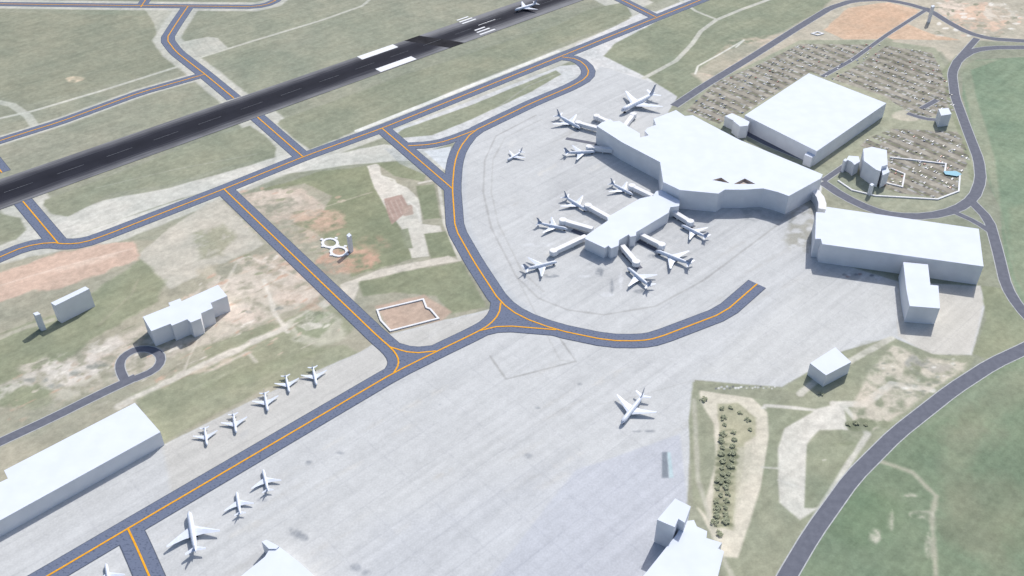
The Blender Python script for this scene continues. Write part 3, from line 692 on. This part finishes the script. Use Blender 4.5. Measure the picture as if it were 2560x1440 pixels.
fv,ff=slab([(-15.5,-23,2.0,0,0.7),(-20.0,-24.2,6.5,0,0.5),(-23.0,-26,10.2,0,0.25)])
ME_fin=new_mesh("tail_fin",[(x,z,ZC+y-0.2) for x,y,z in fv],ff,M_engine)
def eng(x,y,z,r=1.05,l=4.6):
    V,Fc=loft([(x+l/2,r*0.85,z),(x+l*0.3,r,z),(x-l*0.2,r*0.95,z),(x-l/2,r*0.5,z)],10); return V,Fc
ME_e4=[new_mesh("engine",*eng(4.6-abs(y)*0.42+1.2,y,ZC-2.0+abs(y)*0.05),M_engine,True) for y in (8.3,-8.3,14.5,-14.5)]
ME_e2=[new_mesh("engine",*eng(4.5,y,ZC-2.2,1.3,5.2),M_engine,True) for y in (8,-8)]
def gear(x,y):
    bm=bmesh.new(); box(bm,x,y,1.7,0.5,0.5,2.4); 
    for dx in (-0.8,0.8):
        r=bmesh.ops.create_cone(bm,cap_ends=True,segments=10,radius1=0.65,radius2=0.65,depth=1.2)
        bmesh.ops.rotate(bm,verts=r['verts'],cent=(0,0,0),matrix=Matrix.Rotation(math.pi/2,3,'X')); bmesh.ops.translate(bm,vec=(x+dx,y,0.65),verts=r['verts'])
    return bm_mesh("landing_gear",bm,M_dark)
ME_g=[gear(20,0),gear(-2,3),gear(-2,-3)]
ME_c=new_mesh("cockpit_window",[(23.62,-1.0,ZC+0.72),(23.62,1.0,ZC+0.72),(22.7,1.25,ZC+1.38),(22.7,-1.25,ZC+1.38)],[(0,1,2,3)],M_dark)
def plane(nose,tail,kind,label,cat="airplane",group=None,length=None):
    z=3.5
    a=Vector(G(*nose,z)); b=Vector(G(*tail,z+1.5)); d=a-b; L=length or d.length
    s=L/50.0; c=(a+b)/2
    root=empty("airliner",(c.x,c.y,0.02 if not nose[1]<40 else 0.75)); root.rotation_euler=(0,0,math.atan2(d.y,d.x)); root.scale=(s,s,s)
    for me in [ME_f]+ME_w+ME_t+[ME_fin]+(ME_e4 if kind==4 else ME_e2)+ME_g+[ME_c]:
        add(me.name.split('.')[0],me,root)
    tag(root,label,cat,group)
GA="airliners parked at the gates"
plane((1553,282),(1637,238),4,"large white four-engine airliner parked at a gate",group=GA)
plane((1450,322),(1392,288),2,"white twin-engine airliner parked at a boarding bridge",group=GA)
plane((1488,380),(1410,382),2,"white twin-engine airliner parked at a boarding bridge",group=GA)
plane((1268,400),(1306,376),2,"small white airliner standing on the open apron")
plane((1582,487),(1526,456),2,"white twin-engine airliner parked at a boarding bridge",group=GA)
plane((1467,527),(1410,490),2,"white twin-engine airliner parked at a boarding bridge",group=GA)
plane((1419,573),(1342,556),2,"white twin-engine airliner parked at a boarding bridge",group=GA)
plane((1393,655),(1308,674),2,"white twin-engine airliner parked at a boarding bridge",group=GA)
plane((1703,563),(1770,594),2,"white twin-engine airliner parked at a boarding bridge",group=GA)
plane((1640,628),(1730,662),2,"white twin-engine airliner parked at a boarding bridge",group=GA)
plane((1568,670),(1628,718),2,"white twin-engine airliner parked at a boarding bridge",group=GA)
plane((1553,1060),(1610,985),4,"large white four-engine airliner alone on the apron")
plane((473,1280),(490,1384),4,"large white four-engine airliner beside the taxiway")
GB="small airliners parked beside the taxiway"
plane((591,1228),(600,1285),2,"small white airliner parked on the concrete apron",group=GB)
plane((657,1172),(670,1228),2,"small white airliner parked on the concrete apron",group=GB)
plane((264,1407),(274,1470),2,"small white airliner parked near the taxiway",group=GB)
GC="airliners parked in a row along the apron edge"
for n,t in (((517,1112),(510,1064)),((590,1081),(582,1030)),((669,1027),(660,977)),((723,980),(713,934)),((791,962),(781,913))):
    plane(n,t,2,"small white airliner parked in a row by the grass",group=GC)
plane((1287,28),(1343,10),4,"white airliner rolling on the dark runway")

# ------------------------------------------------------------ cars
def car_mesh(m):
    bm=bmesh.new()
    def prism(pts,w):
        a=[bm.verts.new((x,-w/2,z)) for x,z in pts]; b=[bm.verts.new((x,w/2,z)) for x,z in pts]
        bm.faces.new(a); bm.faces.new(b[::-1]); n=len(pts)
        for i in range(n): bm.faces.new((a[i],b[i],b[(i+1)%n],a[(i+1)%n]))
    prism([(-2.3,0.35),(2.3,0.35),(2.35,0.8),(1.2,0.95),(-2.2,1.0)],1.85)
    prism([(1.1,0.96),(0.4,1.5),(-1.4,1.5),(-2.0,1.01)],1.6)
    for x in (-1.4,1.4):
        r=bmesh.ops.create_cone(bm,cap_ends=True,segments=8,radius1=0.35,radius2=0.35,depth=1.9)
        bmesh.ops.rotate(bm,verts=r['verts'],cent=(0,0,0),matrix=Matrix.Rotation(math.pi/2,3,'X')); bmesh.ops.translate(bm,vec=(x,0,0.36),verts=r['verts'])
    return bm_mesh("parked_car",bm,m)
cars=[car_mesh(m) for m in M_cars]
cand=[]
for l in (lot1,lot2,lot3):
    w=[G(*p) for p in l]
    ss=[p[0]*rd[0]+p[1]*rd[1] for p in w]; tt=[p[0]*rn[0]+p[1]*rn[1] for p in w]
    t=math.floor(min(tt)/SPC)*SPC+SPC/2
    while t<max(tt):
        for off in (-4.2,4.2):
            s=min(ss)
            while s<max(ss):
                q=(rd[0]*s+rn[0]*(t+off),rd[1]*s+rn[1]*(t+off))
                if inpoly(q,w): cand.append(q)
                s+=3.6
        t+=SPC
random.shuffle(cand)
ang=math.atan2(rn[1],rn[0])
words=["white","white","silver","grey","black","dark grey","red","blue","cream"]
for q in cand[:285]:
    i=random.randrange(len(cars))
    o=add("parked_car",cars[i]); o.location=(q[0],q[1],0.02); o.rotation_euler=(0,0,ang+random.choice((0,math.pi))+random.uniform(-.04,.04))
    tag(o,words[i]+" car parked in a car park row","car","cars parked in rows in the car park")

# ------------------------------------------------------------ trees
def tree_meshes(seed):
    rg=random.Random(seed)
    V,Fc=loft([(0,0.35,0),(1.0,0.25,0),(2.0,0.12,0)],7); V=[(z,y,x) for x,y,z in V]
    tm=new_mesh("trunk",V,Fc,M_bark)
    V=[];Fc=[]
    cl=[(rg.uniform(-3.2,3.2),rg.uniform(-2.6,2.6),rg.uniform(1.1,2.2),rg.uniform(0.9,1.8)) for _ in range(14)]
    for cx,cy,cz,r in cl:
        for _ in range(34):
            d=Vector((rg.gauss(0,1),rg.gauss(0,1),rg.gauss(0,0.45))).normalized()*r*rg.uniform(.5,1.05)
            p=Vector((cx,cy,max(0.5,cz+0)))+Vector((d.x,d.y,d.z*0.6)); nrm=Vector((rg.gauss(0,.35),rg.gauss(0,.35),1)).normalized()
            u=nrm.cross(Vector((rg.gauss(0,1),rg.gauss(0,1),rg.gauss(0,1)))).normalized()*0.36; v=nrm.cross(u).normalized()*0.30
            k=len(V); V+=[tuple(p-u-v),tuple(p+u-v),tuple(p+u+v),tuple(p-u+v)]; Fc.append((k,k+1,k+2,k+3))
    return tm,new_mesh("crown",V,Fc,M_leaf)
TM=[tree_meshes(i) for i in range(4)]
tp=[(1806,1022),(1826,1020),(1850,1033),(1870,1050),(1876,1074)]
for y in range(1085,1320,17):
    x0=1822-(y-1080)*0.09
    tp+=[(x0-10+random.uniform(-6,6),y),(x0+12+random.uniform(-6,6),y-3)]
tp+=[(1808,1045),(1812,1062),(1800,1335),(1815,1300),(2120,1062),(2140,1058),(2165,1062),(2052,985),(1760,1000)]
for u,v in tp:
    x,y=G(u,v); i=random.randrange(4); s=random.uniform(.6,1.05)
    root=empty("tree",(x,y,0)); root.scale=(s,s,s*0.8); root.rotation_euler=(0,0,random.uniform(0,6.28))
    add("trunk",TM[i][0],root); add("crown",TM[i][1],root)
    tag(root,"small grey green tree in a car park median","tree","trees along the car park median")

# ------------------------------------------------------------ light, sky, camera
az=math.radians(27.5); el=math.radians(44)
sd=Vector((math.sin(az)*math.cos(el),math.cos(az)*math.cos(el),math.sin(el)))
sun=bpy.data.lights.new("sun",'SUN'); sun.energy=4.15; sun.angle=math.radians(0.8); sun.color=(1,0.955,0.885)
so=bpy.data.objects.new("sun",sun); COL.objects.link(so); so.rotation_euler=sd.to_track_quat('Z','Y').to_euler(); so.location=(0,1000,900)
w=bpy.data.worlds.new("World"); sc.world=w; w.use_nodes=True; nt=w.node_tree
bg=nt.nodes["Background"]; sky=nt.nodes.new("ShaderNodeTexSky"); sky.sky_type='NISHITA'; sky.sun_disc=False
sky.dust_density=2.5
sky.sun_elevation=el; sky.sun_rotation=az; nt.links.new(sky.outputs[0],bg.inputs[0]); bg.inputs[1].default_value=0.145
cam=bpy.data.cameras.new("camera"); cam.sensor_width=36; cam.lens=F/2560*36; cam.clip_end=40000; cam.clip_start=1
co=bpy.data.objects.new("camera",cam); COL.objects.link(co); co.location=(0,0,H); co.rotation_euler=(math.pi/2-PITCH,0,0)
sc.camera=co
sc.view_settings.view_transform='Standard'; sc.view_settings.look='None'; sc.view_settings.exposure=0
